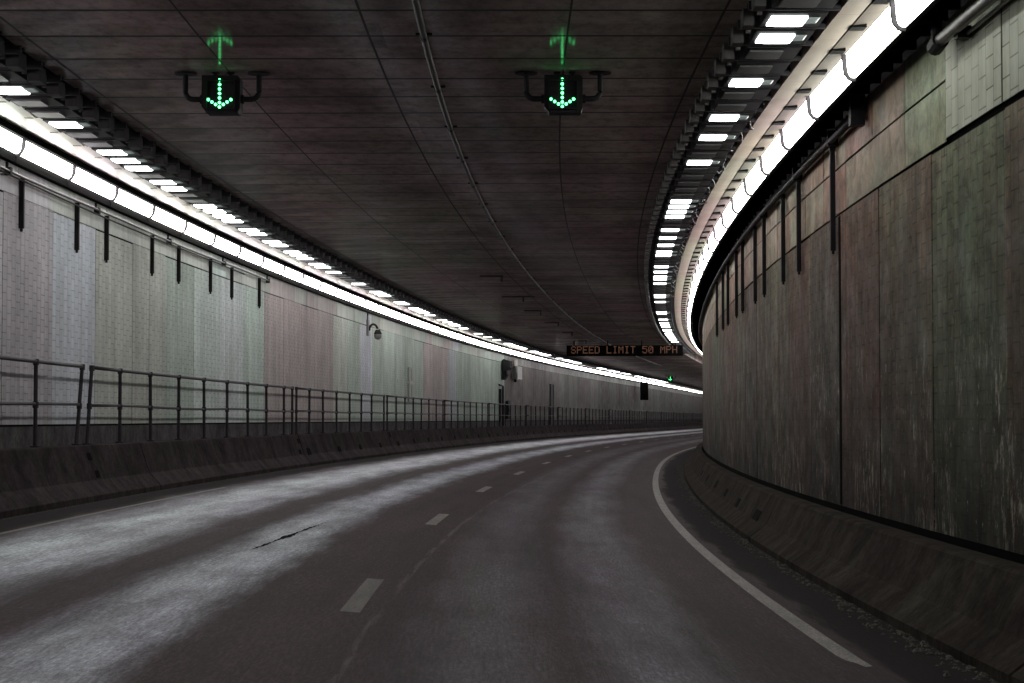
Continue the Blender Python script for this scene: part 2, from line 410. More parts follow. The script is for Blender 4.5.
# ------------------------------------------------------------------ the setting
S0, S1 = -32., 335.
b = MB()
us = [-5.38, -4.3, -3.6, -2.4, -1.2, 0, 1.2, 2.4, 3.6, 4.5, 5.2]
b.sweep([(u, zr(u)) for u in us], S0, S1, 2.0)
tag(b.build('road', M['road']), kind='structure')
b = MB(); b.sweep([(-3.73, 4.33), (-3.73, 3.712), (-3.52, 3.712), (-1.8, 3.712), (0, 3.712), (1.8, 3.712), (3.33, 3.712), (3.33, 4.33)], S0, S1, 2.44)
tag(b.build('ceiling', M['ceiling']), kind='structure')
b = MB(); b.sweep([(-5.6, 3.2), (-5.6, 4.33), (-3.70, 4.33)], S0, S1, 4); b.sweep([(3.30, 4.33), (5.6, 4.33), (5.6, 3.2)], S0, S1, 4)
tag(b.build('ceiling_recess', M['recess']), kind='structure')
b = MB(); b.sweep([(-4.93, -.74), (-5.375, -.74)], S0, S1, 4)
tag(b.build('walkway', M['walk']), kind='structure')
# paint
for k in range(-3, 26):
    a = 14.807+12.19*k
    if a > 300: break
    b = MB(); b.sweep([(-.075, zr(-.075)+.004), (.075, zr(.075)+.004)], a, a+3.05, 1.0)
    tag(b.build('lane_marking', M['paint_old'] if k <= 0 else M['paint']), kind='structure')
b = MB(); b.sweep([(3.50, zr(3.50)+.004), (3.655, zr(3.655)+.004)], 14.3, S1, 1.5)
b.quad([P(13.72, 3.60, zr(3.60)+.004), P(13.80, 3.66, zr(3.66)+.004), P(14.3, 3.655, zr(3.655)+.004), P(14.3, 3.50, zr(3.5)+.004), P(14.05, 3.52, zr(3.52)+.004), P(13.9, 3.57, zr(3.57)+.004)], [(13.72, 3.6), (13.8, 3.66), (14.3, 3.655), (14.3, 3.5), (14.05, 3.52), (13.9, 3.57)])
tag(b.build('edge_line', M['paint']), kind='structure')
b = MB(); b.sweep([(-3.86, zr(-3.86)+.004), (-3.80, zr(-3.80)+.004)], S0, 33, 1.5)
tag(b.build('faded_edge_line', M['paint_old']), kind='structure')
# the ragged tar-filled crack in the left lane
b = MB(); m = 60; cr = random.Random(3)
L = []
for i in range(m+1):
    t = i/m; s = 20.3+5.4*t; u = -1.41+.15*t+.012*cr.uniform(-1, 1)
    wd = .004+.045*abs(math.sin(t*9+1.0))*cr.uniform(.3, 1)*math.sin(math.pi*min(1, t+.08))
    L.append((s, u-wd, u+wd))
for p, q in zip(L, L[1:]):
    b.quad([P(p[0], p[1], zr(p[1])+.004), P(q[0], q[1], zr(q[1])+.004), P(q[0], q[2], zr(q[2])+.004), P(p[0], p[2], zr(p[2])+.004)])
tag(b.build('road_crack', M['void']), kind='structure')

# soffit bands beside the wall lamps: cream plates 1.22 m long
def soffit(side):
    b = MB(); k = 0; s = S0
    while s < S1:
        e = s+1.216
        if side < 0:
            # overlapping plates, each set a little askew so their edges step
            o0, o1 = 0.045, -.02
            def pt(ss, u, z): return P(ss, u, z)
            prof0 = [(-4.60+o0, 3.76), (-4.60+o0, 3.655), (-4.72+o0, 3.655), (-4.72+o0, 3.672), (-5.10, 3.682)]
            prof1 = [(-4.60+o1, 3.76), (-4.60+o1, 3.648), (-4.72+o1, 3.648), (-4.72+o1, 3.664), (-5.10, 3.676)]
        else:
            prof0 = prof1 = [(4.15, 3.78), (4.15, 3.660), (4.36, 3.660), (4.362, 3.668), (4.378, 3.668), (4.38, 3.662), (4.57, 3.684)]
        for i in range(len(prof0)-1):
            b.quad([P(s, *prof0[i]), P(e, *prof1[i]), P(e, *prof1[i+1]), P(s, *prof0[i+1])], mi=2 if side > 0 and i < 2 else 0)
        b.quad([P(e, *p) for p in prof1]+[P(e, prof1[-1][0], 3.78)])
        if side > 0:
            X, Y, T = cl(s+.60); Mx = Matrix.Translation(P(s+.60, 4.44, 3.664)) @ Matrix.Rotation(-T, 4, 'Z')
            b.box((0, 0, 0), (.14, .19, .036), Mx, mi=1)
        else:
            X, Y, T = cl(s+1.2); Mx = Matrix.Translation(P(s+1.19, -4.70, 3.655)) @ Matrix.Rotation(-T, 4, 'Z')
            b.box((0, 0, 0), (.10, .03, .020), Mx, mi=1)
        s += 1.22; k += 1
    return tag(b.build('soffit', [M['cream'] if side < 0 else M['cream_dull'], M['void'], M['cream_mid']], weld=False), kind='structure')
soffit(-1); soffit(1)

# ------------------------------------------------------------------ walls of panels
TL = {'g': (.63, .73, .65), 'c': (.78, .90, .83), 'b': (.73, .77, .84), 'p': (.63, .545, .54), 'y': (.69, .71, .65), 'v': (.64, .60, .645), 'w': (.90, .90, .86)}
lower_seq = 'vvvbyygccc' + 'pppp' + 'ygbggggg' + 'pppbggggggg' + 'ppppppppppyywypp'   # from s = 20.4 onwards
wl = empty('tunnel_wall', P(0, -5.37, -.74)); tag(wl, 'long pale tiled wall behind the railing on the left, bending away', 'wall')
o = wl.location
b = MB(); b.sweep([(-5.375, -.74), (-5.375, -.10)], S0, S1, 4, uvu=False); b.build('plinth', M['plinth'], wl, o)
b = MB(); b.sweep([(-5.378, -.12), (-5.395, -.12), (-5.395, 3.6)], S0, S1, 4); b.build('backing', M['void'], wl, o)
def panel(b, s0, s1, u, z0, z1, th, gap=.011, side=-1):
    if side > 0: gap = .016
    s0 += gap; s1 -= gap; z0 += gap*.8; z1 -= gap*.8; ub = u+side*th
    q = [(s0, z0), (s1, z0), (s1, z1), (s0, z1)]
    b.quad([P(s, u, z) for s, z in (q if side < 0 else q[::-1])], [(s, z) for s, z in (q if side < 0 else q[::-1])])
    for i in range(4):
        a, c = q[i], q[(i+1) % 4]
        b.quad([P(a[0], u, a[1]), P(a[0], ub, a[1]), P(c[0], ub, c[1]), P(c[0], u, c[1])], [a, a, c, c])
r2 = random.Random(11)
def add_panels(parent, name, stuffname, start, pitch, u, z0, z1, mt, tintf, side, smax=S1, smin=S0, lim=100, zj=0.0, skip=None):
    o = parent.location; k0 = int(math.ceil((smin-start)/pitch)); n = 0; rest = MB()
    ks = [k for k in range(k0, 400) if start+pitch*(k+1) <= smax]
    near = sorted(ks, key=lambda k: abs(start+pitch*k-22) if start+pitch*(k+1) > 15 else 1e5)[:lim]; near = set(near)
    for k in ks:
        s = start+pitch*k
        if skip and skip(s): continue
        du = r2.uniform(-.004, .004); dz = r2.uniform(-zj, zj)
        if k in near:
            b = MB(); panel(b, s, s+pitch, u+du, z0, z1+dz, .012, side=side)
            ob = b.build(name, mt, parent, o, weld=False); ob.color = (*tintf(s, k), 1)
        else: panel(rest, s, s+pitch, u+du, z0, z1+dz, .012, side=side)
    if rest.f:
        ob = rest.build(stuffname, mt, parent, o, weld=False); ob.color = (.10, .088, .084, 1); ob['kind'] = 'stuff'
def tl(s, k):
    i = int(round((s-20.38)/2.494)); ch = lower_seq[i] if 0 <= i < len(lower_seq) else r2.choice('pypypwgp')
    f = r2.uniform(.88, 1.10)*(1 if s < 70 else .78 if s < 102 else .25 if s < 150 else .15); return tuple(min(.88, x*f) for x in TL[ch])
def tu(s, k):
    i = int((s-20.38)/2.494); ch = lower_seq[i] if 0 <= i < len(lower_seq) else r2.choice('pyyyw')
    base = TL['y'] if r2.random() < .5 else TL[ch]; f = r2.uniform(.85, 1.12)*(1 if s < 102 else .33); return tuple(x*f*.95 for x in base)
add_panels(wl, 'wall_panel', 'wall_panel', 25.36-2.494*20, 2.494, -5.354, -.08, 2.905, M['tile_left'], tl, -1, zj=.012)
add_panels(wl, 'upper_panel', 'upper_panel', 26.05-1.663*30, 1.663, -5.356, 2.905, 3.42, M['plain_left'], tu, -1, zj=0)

TR = {'k': (.180, .145, .108), 'g': (.150, .168, .116), 'r': (.200, .124, .098), 'd': (.130, .102, .084)}
wr = empty('tunnel_wall', P(0, 5.15, -1.8)); tag(wr, 'tall soot-darkened panelled wall close on the right', 'wall')
o = wr.location
b = MB(); b.sweep([(5.185, 3.6), (5.185, -1.2), (5.16, -1.2), (5.16, -1.82)], S0, 200, 4, uvu=False); b.build('backing', M['void'], wr, o)
def tr(s, k):
    ch = {0: 'd', -1: 'r', 1: 'r', -2: 'k', -3: 'g', -4: 'k', 2: 'k', 3: 'k'}.get(k, r2.choice('krkgd')); f = r2.uniform(1.05, 1.4)
    return tuple(x*f for x in TR[ch])
def tr2(s, k):
    f = r2.uniform(1.25, 1.7); ch = 'g' if abs(s-18.1) < .3 else r2.choice('kkrk'); return tuple(x*f for x in TR[ch])  # upper rows painted lighter, standing in for lamplight near the top
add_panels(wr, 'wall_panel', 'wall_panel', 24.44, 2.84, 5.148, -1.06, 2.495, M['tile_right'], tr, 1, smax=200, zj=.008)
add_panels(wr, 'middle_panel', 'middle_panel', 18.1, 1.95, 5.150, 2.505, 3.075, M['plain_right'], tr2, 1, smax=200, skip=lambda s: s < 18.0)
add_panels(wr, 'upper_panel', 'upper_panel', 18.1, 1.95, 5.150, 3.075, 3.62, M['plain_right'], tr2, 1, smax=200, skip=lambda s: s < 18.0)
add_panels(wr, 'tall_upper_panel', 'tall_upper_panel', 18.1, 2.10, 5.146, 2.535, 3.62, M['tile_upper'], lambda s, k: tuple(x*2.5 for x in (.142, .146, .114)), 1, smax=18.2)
b = MB()      # wide black open joint
b.box((0, 0, .72), (.006, .15, 3.5), Matrix.Translation(P(24.45, 5.143, 0)) @ Matrix.Rotation(-cl(24.45)[2], 4, 'Z'))
b.build('open_joint', M['void'], wr, o)

# ------------------------------------------------------------------ concrete barriers
def zl(u): return zr(u)
PL = [(-4.385, zr(-4.385)-.05), (-4.385, zr(-4.385)+.075), (-4.56, zr(-4.56)+.25), (-4.70, -.40), (-4.715, -.365), (-4.745, -.353), (-4.93, -.353), (-4.945, -.37), (-4.95, -.76)]
PR = [(4.45, zr(4.45)-.05), (4.45, zr(4.45)+.075), (4.68, zr(4.68)+.27), (4.86, -1.17), (4.875, -1.13), (4.91, -1.107), (5.10, -1.107), (5.12, -1.13), (5.12, -1.85)]
def slot(b, s, u0, u1, z0, z1, ls, side):      # dark lifting slot set into the sloping face
    for a in (0,):
        b.quad([P(s-ls/2, u0, z0), P(s+ls/2, u0, z0), P(s+ls/2, u1, z1), P(s-ls/2, u1, z1)][::1 if side < 0 else -1])
def uface(prof, z):
    for (u0, z0), (u1, z1) in zip(prof[1:], prof[2:]):
        if z0 <= z <= z1: return u0+(u1-u0)*(z-z0)/(z1-z0)
    return prof[4][0]
def barrier(prof, s0, s1, side, slots, mt, label, group):
    o = P((s0+s1)/2, prof[1][0]+side*.25, zr(prof[1][0]))
    e = empty('concrete_barrier', o, 0); tag(e, label, 'barrier', group)
    b = MB(); b.sweep(prof, s0+.03, s1-.03, 1.2, uvu=False, closed=True)
    b.build('concrete_body', mt, e, e.location)
    for (s, z0, z1, ls) in slots:
        q = MB(); ua, ub = uface(prof, z0)-side*.004, uface(prof, z1)-side*.004
        # shallow box proud of the face by 4 mm
        c0 = [P(s-ls/2, ua, z0), P(s+ls/2, ua, z0), P(s+ls/2, ub, z1), P(s-ls/2, ub, z1)]
        c1 = [P(s-ls/2, ua+side*.03, z0), P(s+ls/2, ua+side*.03, z0), P(s+ls/2, ub+side*.03, z1), P(s-ls/2, ub+side*.03, z1)]
        q.quad(c0); q.quad(c1[::-1])
        for i in range(4): q.quad([c0[i], c0[(i+1) % 4], c1[(i+1) % 4], c1[i]])
        q.build('lifting_slot', M['void'], e, e.location)
    return e
joints = [-32, -20, -8, 4, 15.3, 30.6, 46.15, 61.6, 76.8, 92, 107, 122, 137, 152, 167, 182, 197, 212, 227, 242, 257, 272, 287, 302, 317, 334]
slotsL = {15.3: [(27.2, -.56, -.46, .22), (27.35, -.80, -.70, .22)], 30.6: [(45.95, -.56, -.45, .3), (46.05-.35, -.80, -.70, .3)],
          46.15: [(46.9, -.84, -.68, .45), (51.6, -.84, -.70, .4), (55.3, -.84, -.70, .4), (59.25, -.84, -.70, .4)],
          61.6: [(61.95, -.56, -.40, .35), (63.2, -.84, -.70, .4), (67.1, -.8, -.66, .4), (71, -.8, -.66, .4), (74.8, -.8, -.66, .4)]}
for i, (a, c) in enumerate(zip(joints, joints[1:])):
    if c <= 15.3: lab = 'stained concrete barrier below the railing at the left edge of the photo'
    elif a < 15.4: lab = 'stained concrete barrier at the far left, two dark slots near its end'
    elif a < 31: lab = 'second barrier segment from the left photo edge, two stacked slots at its far end'
    elif a < 47: lab = 'third barrier segment from the left photo edge, with a row of square slots'
    elif a < 62: lab = 'fourth barrier segment from the left photo edge, dark with square slots'
    else: lab = 'distant dark segment of the left concrete barrier, below the far railings'
    sl = slotsL.get(a, [(a+2+4*j, -.8, -.66, .45) for j in range(4)] if a > 60 else [])
    barrier(PL, a, c, -1, sl, M['barrier'], lab, 'concrete barriers along the left edge')
jr = [-32, -16, -2, 13.2, 28.9, 44.5, 60, 76, 92, 108, 124]
slR = {28.9: [(30.6, -1.52, -1.38, .85), (34.6, -1.50, -1.36, .6), (38.3, -1.46, -1.32, .6), (42.3, -1.43, -1.29, .6)], 44.5: [(47.1, -1.43, -1.3, .6), (51.5, -1.43, -1.3, .6)]}
for i, (a, c) in enumerate(zip(jr, jr[1:])):
    lab = {13.2: 'blackened concrete barrier at the foot of the right wall, near and without slots', 28.9: 'right concrete barrier segment with a row of four upright dark slots',
           44.5: 'narrow far end of the right barrier where it bends out of sight'}.get(a, 'right concrete barrier segment hidden beyond the bend' if a > 44 else 'right concrete barrier segment at the bottom right corner')
    barrier(PR, a, c, 1, slR.get(a, []), M['barrier_right'], lab, 'concrete barriers along the right wall')

# grit and litter in the right gutter (and a thin line of it on the left)
b = MB(); g = random.Random(5)
def chip(b, s, u, r):
    c = P(s, u, zr(u)+r*.35); pts = []
    for dx, dy, dz in ((1, 0, 0), (-.5, .8, 0), (-.5, -.8, 0), (0, 0, .8)):
        pts.append(c+Vector((dx*r*g.uniform(.5, 1.3), dy*r*g.uniform(.5, 1.6), (dz-.35)*r*g.uniform(.4, 1.0))))
    for f in ((0, 1, 3), (1, 2, 3), (2, 0, 3), (0, 2, 1)): b.quad([pts[i] for i in f])
for i in range(1500):
    s = 10+65*g.random()**1.6; u = 4.42-abs(g.gauss(0, .11)); chip(b, s, u, g.choice((.008, .012, .02, .03, .045))*g.uniform(.6, 1.2))
gm = simple('pale_grit', (.075, .068, .060), .9, 0, .95, 60, spec=.15)
tag(b.build('gutter_debris', gm, weld=False), 'chips, leaves and grit lying along the foot of the right barrier', 'debris', kind='stuff')
b = MB()
for i in range(1500):
    s = 10+40*g.random(); u = -4.355+abs(g.gauss(0, .015)); chip(b, s, u, g.uniform(.005, .014))
tag(b.build('gutter_grit', gm, weld=False), 'thin pale line of grit along the foot of the left barrier', 'debris', kind='stuff')

# ------------------------------------------------------------------ wall lamps
LL = 2.65
def lamp_proto(side):
    e = empty('tunnel_light', (0, 0, 0))
    sg = -side   # +1: local profile as on the right-hand wall (face looks to -x)
    if side > 0: prof = [(-.045, .02), (-.035, -.12), (-.025, -.18), (-.008, -.208), (.018, -.222), (.045, -.222), (.052, -.21), (.052, .02)]
    else: prof = [(.035, .02), (.025, -.12), (.016, -.18), (.0, -.222), (-.024, -.244), (-.050, -.244), (-.060, -.23), (-.060, .02)]
    b = MB(); g_ = .012
    b.prism(prof, -LL/2+g_, LL/2-g_); b.build('diffuser', M['lamp'], e)
    # dark gasket hoops that show as the joint between neighbouring lamps
    b = MB(); cx = sum(p[0] for p in prof)/8; 
    hoop = [((x-cx)*1.06+cx+(-.040*side if k < 3 else -.012*side if k < 4 else 0), z-(.034 if 2 < k < 6 else .004)) for k, (x, z) in enumerate(prof)]
    b.prism(hoop, LL/2-g_-.012, LL/2+g_+.012); b.build('end_gasket', M['housing'], e)
    b = MB()
    if side > 0:
        b.box((.30, 0, .0), (.33, LL, .06)); b.box((.085, 0, -.10), (.060, LL, .23))
        for k in (-1, -.33, .33, 1): b.box((.34, k*LL*.4, -.07), (.26, .05, .09))
    else:
        b.box((.075, 0, -.005), (.065, LL, .11)); b.box((-.100, 0, -.302), (.085, LL, .11)); b.box((-.10, 0, -.10), (.07, LL, .28))
    b.build('housing', M['void'], e)
    return e
protos = {1: lamp_proto(1), -1: lamp_proto(-1)}
used = {1: False, -1: False}
def put(proto, key, loc, rz):
    if not used.get(key): used[key] = True; e = proto
    else: e = copy_tree(proto)
    e.location = loc; e.rotation_euler = (0, 0, rz); return e
for side, start, u0, z0, smax in ((-1, 33.53-LL*24, -5.20, 3.655, 332), (1, 17.49-LL*18, 4.625, 3.665, 300)):
    k = 0; vis = 0; s = start
    while s+LL < smax:
        m_ = s+LL/2; X, Y, T = cl(m_)
        if side < 0: first = s+LL > 24.0
        else: first = s+LL > 15.3
        e = put(protos[side], side, P(m_, u0, z0), -T)
        nm = 'left' if side < 0 else 'right'
        if not first: lab = 'glowing white wall lamp of the %s row, out of the photo behind the viewer' % nm
        else:
            if side < 0:
                lab = ('white wall lamp cut by the left edge of the photo, above the left wall' if vis == 0 else
                       'white wall lamp, number %d along the left wall counted from the left photo edge' % (vis+1) if vis < 20 else
                       'distant white wall lamp in the thin glowing line above the far left wall')
            else:
                lab = ('white wall lamp cut by the top of the photo, above the right wall' if vis == 0 else
                       'white wall lamp, number %d down the right row counted from the top photo edge' % (vis+1) if vis < 14 else
                       'small foreshortened white wall lamp in the bend of the right row')
            vis += 1
        tag(e, lab, 'tunnel lamp', 'continuous row of wall lamps on the %s' % nm)
        s += LL

# ------------------------------------------------------------------ crosswise lamps in the ceiling slots
PIT = .848
def slot_proto(side, lit):
    e = empty('slot_light', (0, 0, 0))
    b = MB(); b.box((.06, 0, .065), (.54, .62, .12))
    cx = .08 if side > 0 else .22
    x0, x1 = ((-.40, .42) if side > 0 else (-.20, .66))
    b.box(((x0+x1)/2, PIT/2, .11), (x1-x0, .05, .20)); b.box(((x0+x1)/2, -PIT/2+.10, .12), (x1-x0, .05, .12))
    b.build('housing', M['housing'], e)
    b = MB(); b.prism([(-.165, -.013), (-.165, .007), (.165, .007), (.165, -.013)], -.19, .19); b.box((.03, .20, -.003), (.24, .03, .02))
    # latch notch on the near edge
    b.build('lens', M['slot_lit'] if lit else M['slot_off'], e)
    if lit:
        b = MB(); b.prism([(.172, -.008), (.172, .012), (.30, .012), (.27, -.004)], -.13, .11); b.build('end_cap', M['slot_dim'], e)
    b = MB(); bx = -.36 if side > 0 else .50
    b.box((bx, .0, .02), (.10 if side > 0 else .13, .22 if side > 0 else .30, .17)); b.box((bx+.03, .2, -.01), (.04, .05, .14)); b.build('ballast_box', M['ballast'] if side > 0 else M['housing'], e)
    return e
sp = {(sd, lt): slot_proto(sd, lt) for sd in (1, -1) for lt in (True, False)}
litR = [18.1, 18.94, 21.43, 23.97, 25.6, 28.11, 33.15, 34.01, 34.75, 35.61, 38.19, 39.94, 41.55, 43.29, 44.08, 47.55, 49.5, 50.89, 51.7, 53.52, 58.7, 59.67, 61.96, 68.49, 69.3, 73.56, 76.1, 77.8, 79.18, 81.6, 82.79, 85.2, 87.0, 88.88, 90.5, 92.2, 94.7]
litL = [21.92, 24.38, 26.86, 27.72, 28.53, 30.21, 31.12, 33.7, 34.33, 35.24, 36.07, 37.74, 39.29, 40.4, 41.05, 41.81, 43.46, 44.3, 45.1, 46.9, 47.7, 49.4, 53.2, 56.8, 57.6, 58.5, 61.7, 62.6, 65.2, 66.1, 66.9, 67.8, 69.4, 72.8, 74.5, 76.2, 77, 79.6, 84.5]
rl = random.Random(21)
litL += [88+.848*k for k in range(60) if rl.random() < .42]
vis = {1: 0, -1: 0}; far = MB(); farlit = MB()
for side, base, u0, smax in ((1, 18.1, 3.71, 112), (-1, 21.92, -4.34, 112)):
    lits = litR if side > 0 else litL; sname = 'right' if side > 0 else 'left'
    k = int((S0+20-base)/PIT)
    while base+PIT*k < smax:
        s = base+PIT*k; k += 1
        if s < 5 and side < 9 and s < 8: pass
        lit = any(abs(s-q) <= PIT/2 for q in lits)
        if s < 14: lit = (k % 3 == 0)
        if s < 6: continue
        X, Y, T = cl(s)
        uu = u0
        e = put(sp[(side, lit)], ('s', side, lit), P(s, uu, 3.622), -T)
        if s < (16.2 if side > 0 else 21.2): lab = ('lit' if lit else 'unlit')+' crosswise lamp in the %s ceiling slot, outside the photo near the viewer' % sname
        elif lit:
            vis[side] += 1
            lab = ('lit crosswise ceiling lamp, number %d along the %s slot from the near end' % (vis[side], sname) if vis[side] <= 20
                   else 'small lit crosswise lamp far along the %s ceiling slot' % sname)
        else:
            lab = 'dark unlit crosswise lamp in the %s ceiling slot, after lit lamp number %d' % (sname, vis[side]) if vis[side] < 20 else 'dark unlit crosswise lamp far along the %s ceiling slot' % sname
        tag(e, lab, 'ceiling lamp', 'crosswise lamps in the %s ceiling slot' % sname)
s = 112.5
while s < 330:
    T = cl(s)[2]; Mx = Matrix.Translation(P(s, -4.34, 3.622)) @ Matrix.Rotation(-T, 4, 'Z')
    far.box((.06, 0, .065), (.54, .62, .12), Mx, 0); far.box((.23, PIT/2, .11), (.86, .05, .2), Mx, 0)
    if rl.random() < .35 and s < 200: far.box((0, 0, -.003), (.368, .46, .02), Mx, 1)
    s += PIT
tag(far.build('far_slot_lights', [M['housing'], M['slot_lit']], weld=False), 'row of crosswise lamps at the far end of the left ceiling slot, merging together', 'ceiling lamp', 'crosswise lamps in the left ceiling slot', kind='stuff')

# ------------------------------------------------------------------ ceiling tray, thin conduit, drops
e = empty('ceiling_conduit', P(20, .36, 3.71)); tag(e, 'long pipe fixed under the ceiling left of the right green arrow', 'conduit')
b = MB(); b.tube([P(s, .36, 3.672) for s in range(8, 140, 2)], .034, 8); b.build('pipe', M['ballast'], e, e.location, smooth=True)
for k in range(30):
    s = 10+3.05*k; b = MB(); b.tube([P(s-.08, .36, 3.672), P(s+.08, .36, 3.672)], .038, 8)
    Mx = Matrix.Translation(P(s, .36, 3.70)) @ Matrix.Rotation(-cl(s)[2], 4, 'Z'); b.box((0, 0, 0), (.16, .04, .02), Mx)
    b.build('clamp', M['black_metal'], e, e.location)
tn = [(51.5, -.93, -.33), (60.3, -1.05, -.05), (68.1, -.95, -.36), (76.4, -.85, -.3), (85, -.8, -.35), (94, -.8, -.4)]
for i, (s, ua, ub) in enumerate(tn):
    e = empty('sensor_bracket', P(s, (ua+ub)/2, 3.71)); tag(e, 'thin black rod with a short hanging drop under the ceiling, %s of the row' % ORD[i], 'bracket', 'rods hanging under the ceiling towards the message sign')
    b = MB(); b.tube([P(s, ua, 3.685), P(s, ub, 3.685)], .018, 6); b.build('rod', M['black_metal'], e, e.location)
    b = MB(); b.tube([P(s, ub-.03 if i != 1 else -.4, 3.69), P(s, ub-.03 if i != 1 else -.4, 3.53)], .028, 6); b.build('drop', M['black_metal'], e, e.location)

# ------------------------------------------------------------------ lane signals
def signal(s, u, label):
    X, Y, T = cl(s); e = empty('lane_signal', P(s, u, 3.70), -T); tag(e, label, 'lane signal', 'green arrow lane signals under the ceiling')
    b = MB()   # body hangs 0.05..0.46 below the ceiling; bottom corners cut
    y0, y1 = -.10, .12; w_, t_, bt = .205, -.03, -.435
    b.prism([(-w_, t_), (-w_, bt+.07), (-w_+.055, bt), (w_-.02, bt), (w_, bt+.05), (w_, t_-.03), (w_-.03, t_)], y0, y1)
    b.build('signal_body', M['black_metal'], e)
    b = MB(); b.box((0, y0-.03, -.09), (.30, .06, .012)); b.box((0, y0-.03, -.40), (.30, .06, .012)); b.box((-.15, y0-.03, -.245), (.012, .06, .30)); b.box((.15, y0-.03, -.245), (.012, .06, .30))
    b.build('visor', M['black_metal'], e)
    for x in (-.068, .095):
        b = MB(); b.box((x, 0, -.02), (.035, .05, .08)); b.box((x, 0, .006), (.07, .09, .012)); b.build('top_bracket', M['black_metal'], e)
    for sg in (-1, 1):
        b = MB(); R = .085; xo = .395*sg; zb = -.275
        pts = [(xo, 0, -.012), (xo, 0, zb+R)]+[(xo-sg*R*(1-math.cos(a)), 0, zb+R-R*math.sin(a)) for a in [math.pi/2*q/5 for q in range(1, 6)]]+[(sg*.20, 0, zb)]
        b.tube(pts, .030, 10); b.tube([(xo, 0, .008), (xo, 0, -.006)], .12, 14)
        b.tube([(sg*.235, 0, zb), (sg*.20, 0, zb)], .048, 10); b.build('pipe_arm', M['black_metal'], e, smooth=False)
    b = MB(); yl = y0-.004
    dots = [(-.012, -.082-.0485*k) for k in range(7)]+[(-.012+sx*(.041+.04*k), -.345+.026*k) for k in range(3) for sx in (-1, 1)]
    dots[6] = (-.012, -.372)
    for dx, dz in dots:
        b.tube([(dx, yl-.006, dz), (dx, yl+.006, dz)], .0155, 10)
    b.build('led_arrow', M['green'], e)
    return e
signal(21.35, -1.915, 'black lane signal with lit green down arrow over the left lane, nearest left')
signal(21.35, 1.742, 'black lane signal with lit green down arrow over the right lane')
signal(172, -1.72, 'tiny distant green arrow signal beyond the amber message sign')
signal(172, 1.8, 'far green arrow signal hidden behind the right wall beyond the message sign')

# ------------------------------------------------------------------ amber message sign
FONT = {'S': '01110 10001 10000 01110 00001 10001 01110', 'P': '11110 10001 10001 11110 10000 10000 10000', 'E': '11111 10000 10000 11110 10000 10000 11111',
        'D': '11110 10001 10001 10001 10001 10001 11110', 'L': '10000 10000 10000 10000 10000 10000 11111', 'I': '01110 00100 00100 00100 00100 00100 01110',
        'M': '10001 11011 10101 10101 10001 10001 10001', 'T': '11111 00100 00100 00100 00100 00100 00100', '5': '11111 10000 11110 00001 00001 10001 01110',
        '0': '01110 10011 10101 10101 11001 10001 01110', 'H': '10001 10001 10001 11111 10001 10001 10001'}
s = 95.; T = cl(s)[2]; uc = 1.31
e = empty('message_sign', P(s, uc, 3.70), -T); tag(e, 'long black message sign under the ceiling reading SPEED LIMIT 50 MPH in amber', 'message sign')
b = MB(); b.box((0, .18, -.46), (5.5, .30, .50)); b.build('cabinet', M['void'], e)
b = MB()
for x in (-2.4, -.8, .8, 2.4): b.box((x, .18, -.10), (.06, .06, .22))
b.build('hangers', M['black_metal'], e)
txt = 'SPEED LIMIT 50 MPH'; pc = .0470
x0 = -pc*(len(txt)*6-1)/2
for i, ch in enumerate(txt):
    if ch == ' ': continue
    b = MB()
    for r_, row in enumerate(FONT[ch].split()):
        for c_, v in enumerate(row):
            if v == '1': b.box((x0+(i*6+c_)*pc, .022, -.42+.15-r_*.05), (.028, .012, .032))
    b.build('led_letter', M['amber'], e)

# ------------------------------------------------------------------ railings
def railing(s0, s1, posts, label, lean0=0, lean1=0):
    e = empty('railing', P((s0+s1)/2, -4.83, -.353)); tag(e, label, 'railing', 'pipe railings on the left barrier'); o = e.location
    zt, zm, zb = .725, .19, -.353
    def rz(s, f): # sag/lean
        return 0
    n = max(2, int((s1-s0)/1.5))
    a0, a1 = s0+lean0, s1+lean1
    b = MB(); b.tube([P(a0+(a1-a0)*i/n, -4.83, zt) for i in range(n+1)], .026, 8); b.build('top_rail', M['dark_rail'], e, o, smooth=True)
    m0, m1 = s0+lean0*.5, s1+lean1*.5
    b = MB(); b.tube([P(m0+(m1-m0)*i/n, -4.83, zm+(.012*math.sin(i))) for i in range(n+1)], .020, 8); b.build('mid_rail', M['dark_rail'], e, o, smooth=True)
    for j, q in enumerate(posts):
        ln = lean0 if j == 0 else lean1 if j == len(posts)-1 else rnd.uniform(-.06, .06)
        b = MB(); b.tube([P(q, -4.83, zb), P(q+ln*.5, -4.83, zm), P(q+ln, -4.83, zt)], .027, 8)
        for f, zz in ((.5, zm), (1., zt)): b.tube([P(q+ln*f, -4.83, zz-.05), P(q+ln*f, -4.83, zz+.03)], .038, 8)
        b.tube([P(q, -4.83, zb), P(q, -4.83, zb+.018)], .07, 8)
        b.build('post', M['dark_rail'], e, o)
railing(14.2, 27.15, [14.2, 16.5, 18.7, 20.9, 23.0, 25.02, 27.15], 'dark pipe railing cut by the left edge of the photo, its end post leaning', 0, .30)
railing(27.75, 46.05, [27.75, 29.77, 31.9, 34.07, 36.29, 38.47, 40.66, 42.8, 44.96, 46.05], 'dark pipe railing second from the left, with a leaning first post and wavy rails', .25, 0)
railing(46.61, 61.9, [46.61, 48.43, 50.53, 52.72, 54.97, 57.11, 59.14, 61.74], 'third dark pipe railing section from the left, before the pink wall panels end', 0, 0)
railing(62.46, 77.0, [62.46, 64.5, 66.56, 68.71, 70.8, 72.9, 75.0, 77.0], 'fourth dark pipe railing section from the left, below the wall camera', 0, 0)
a = 77.5; k = 0
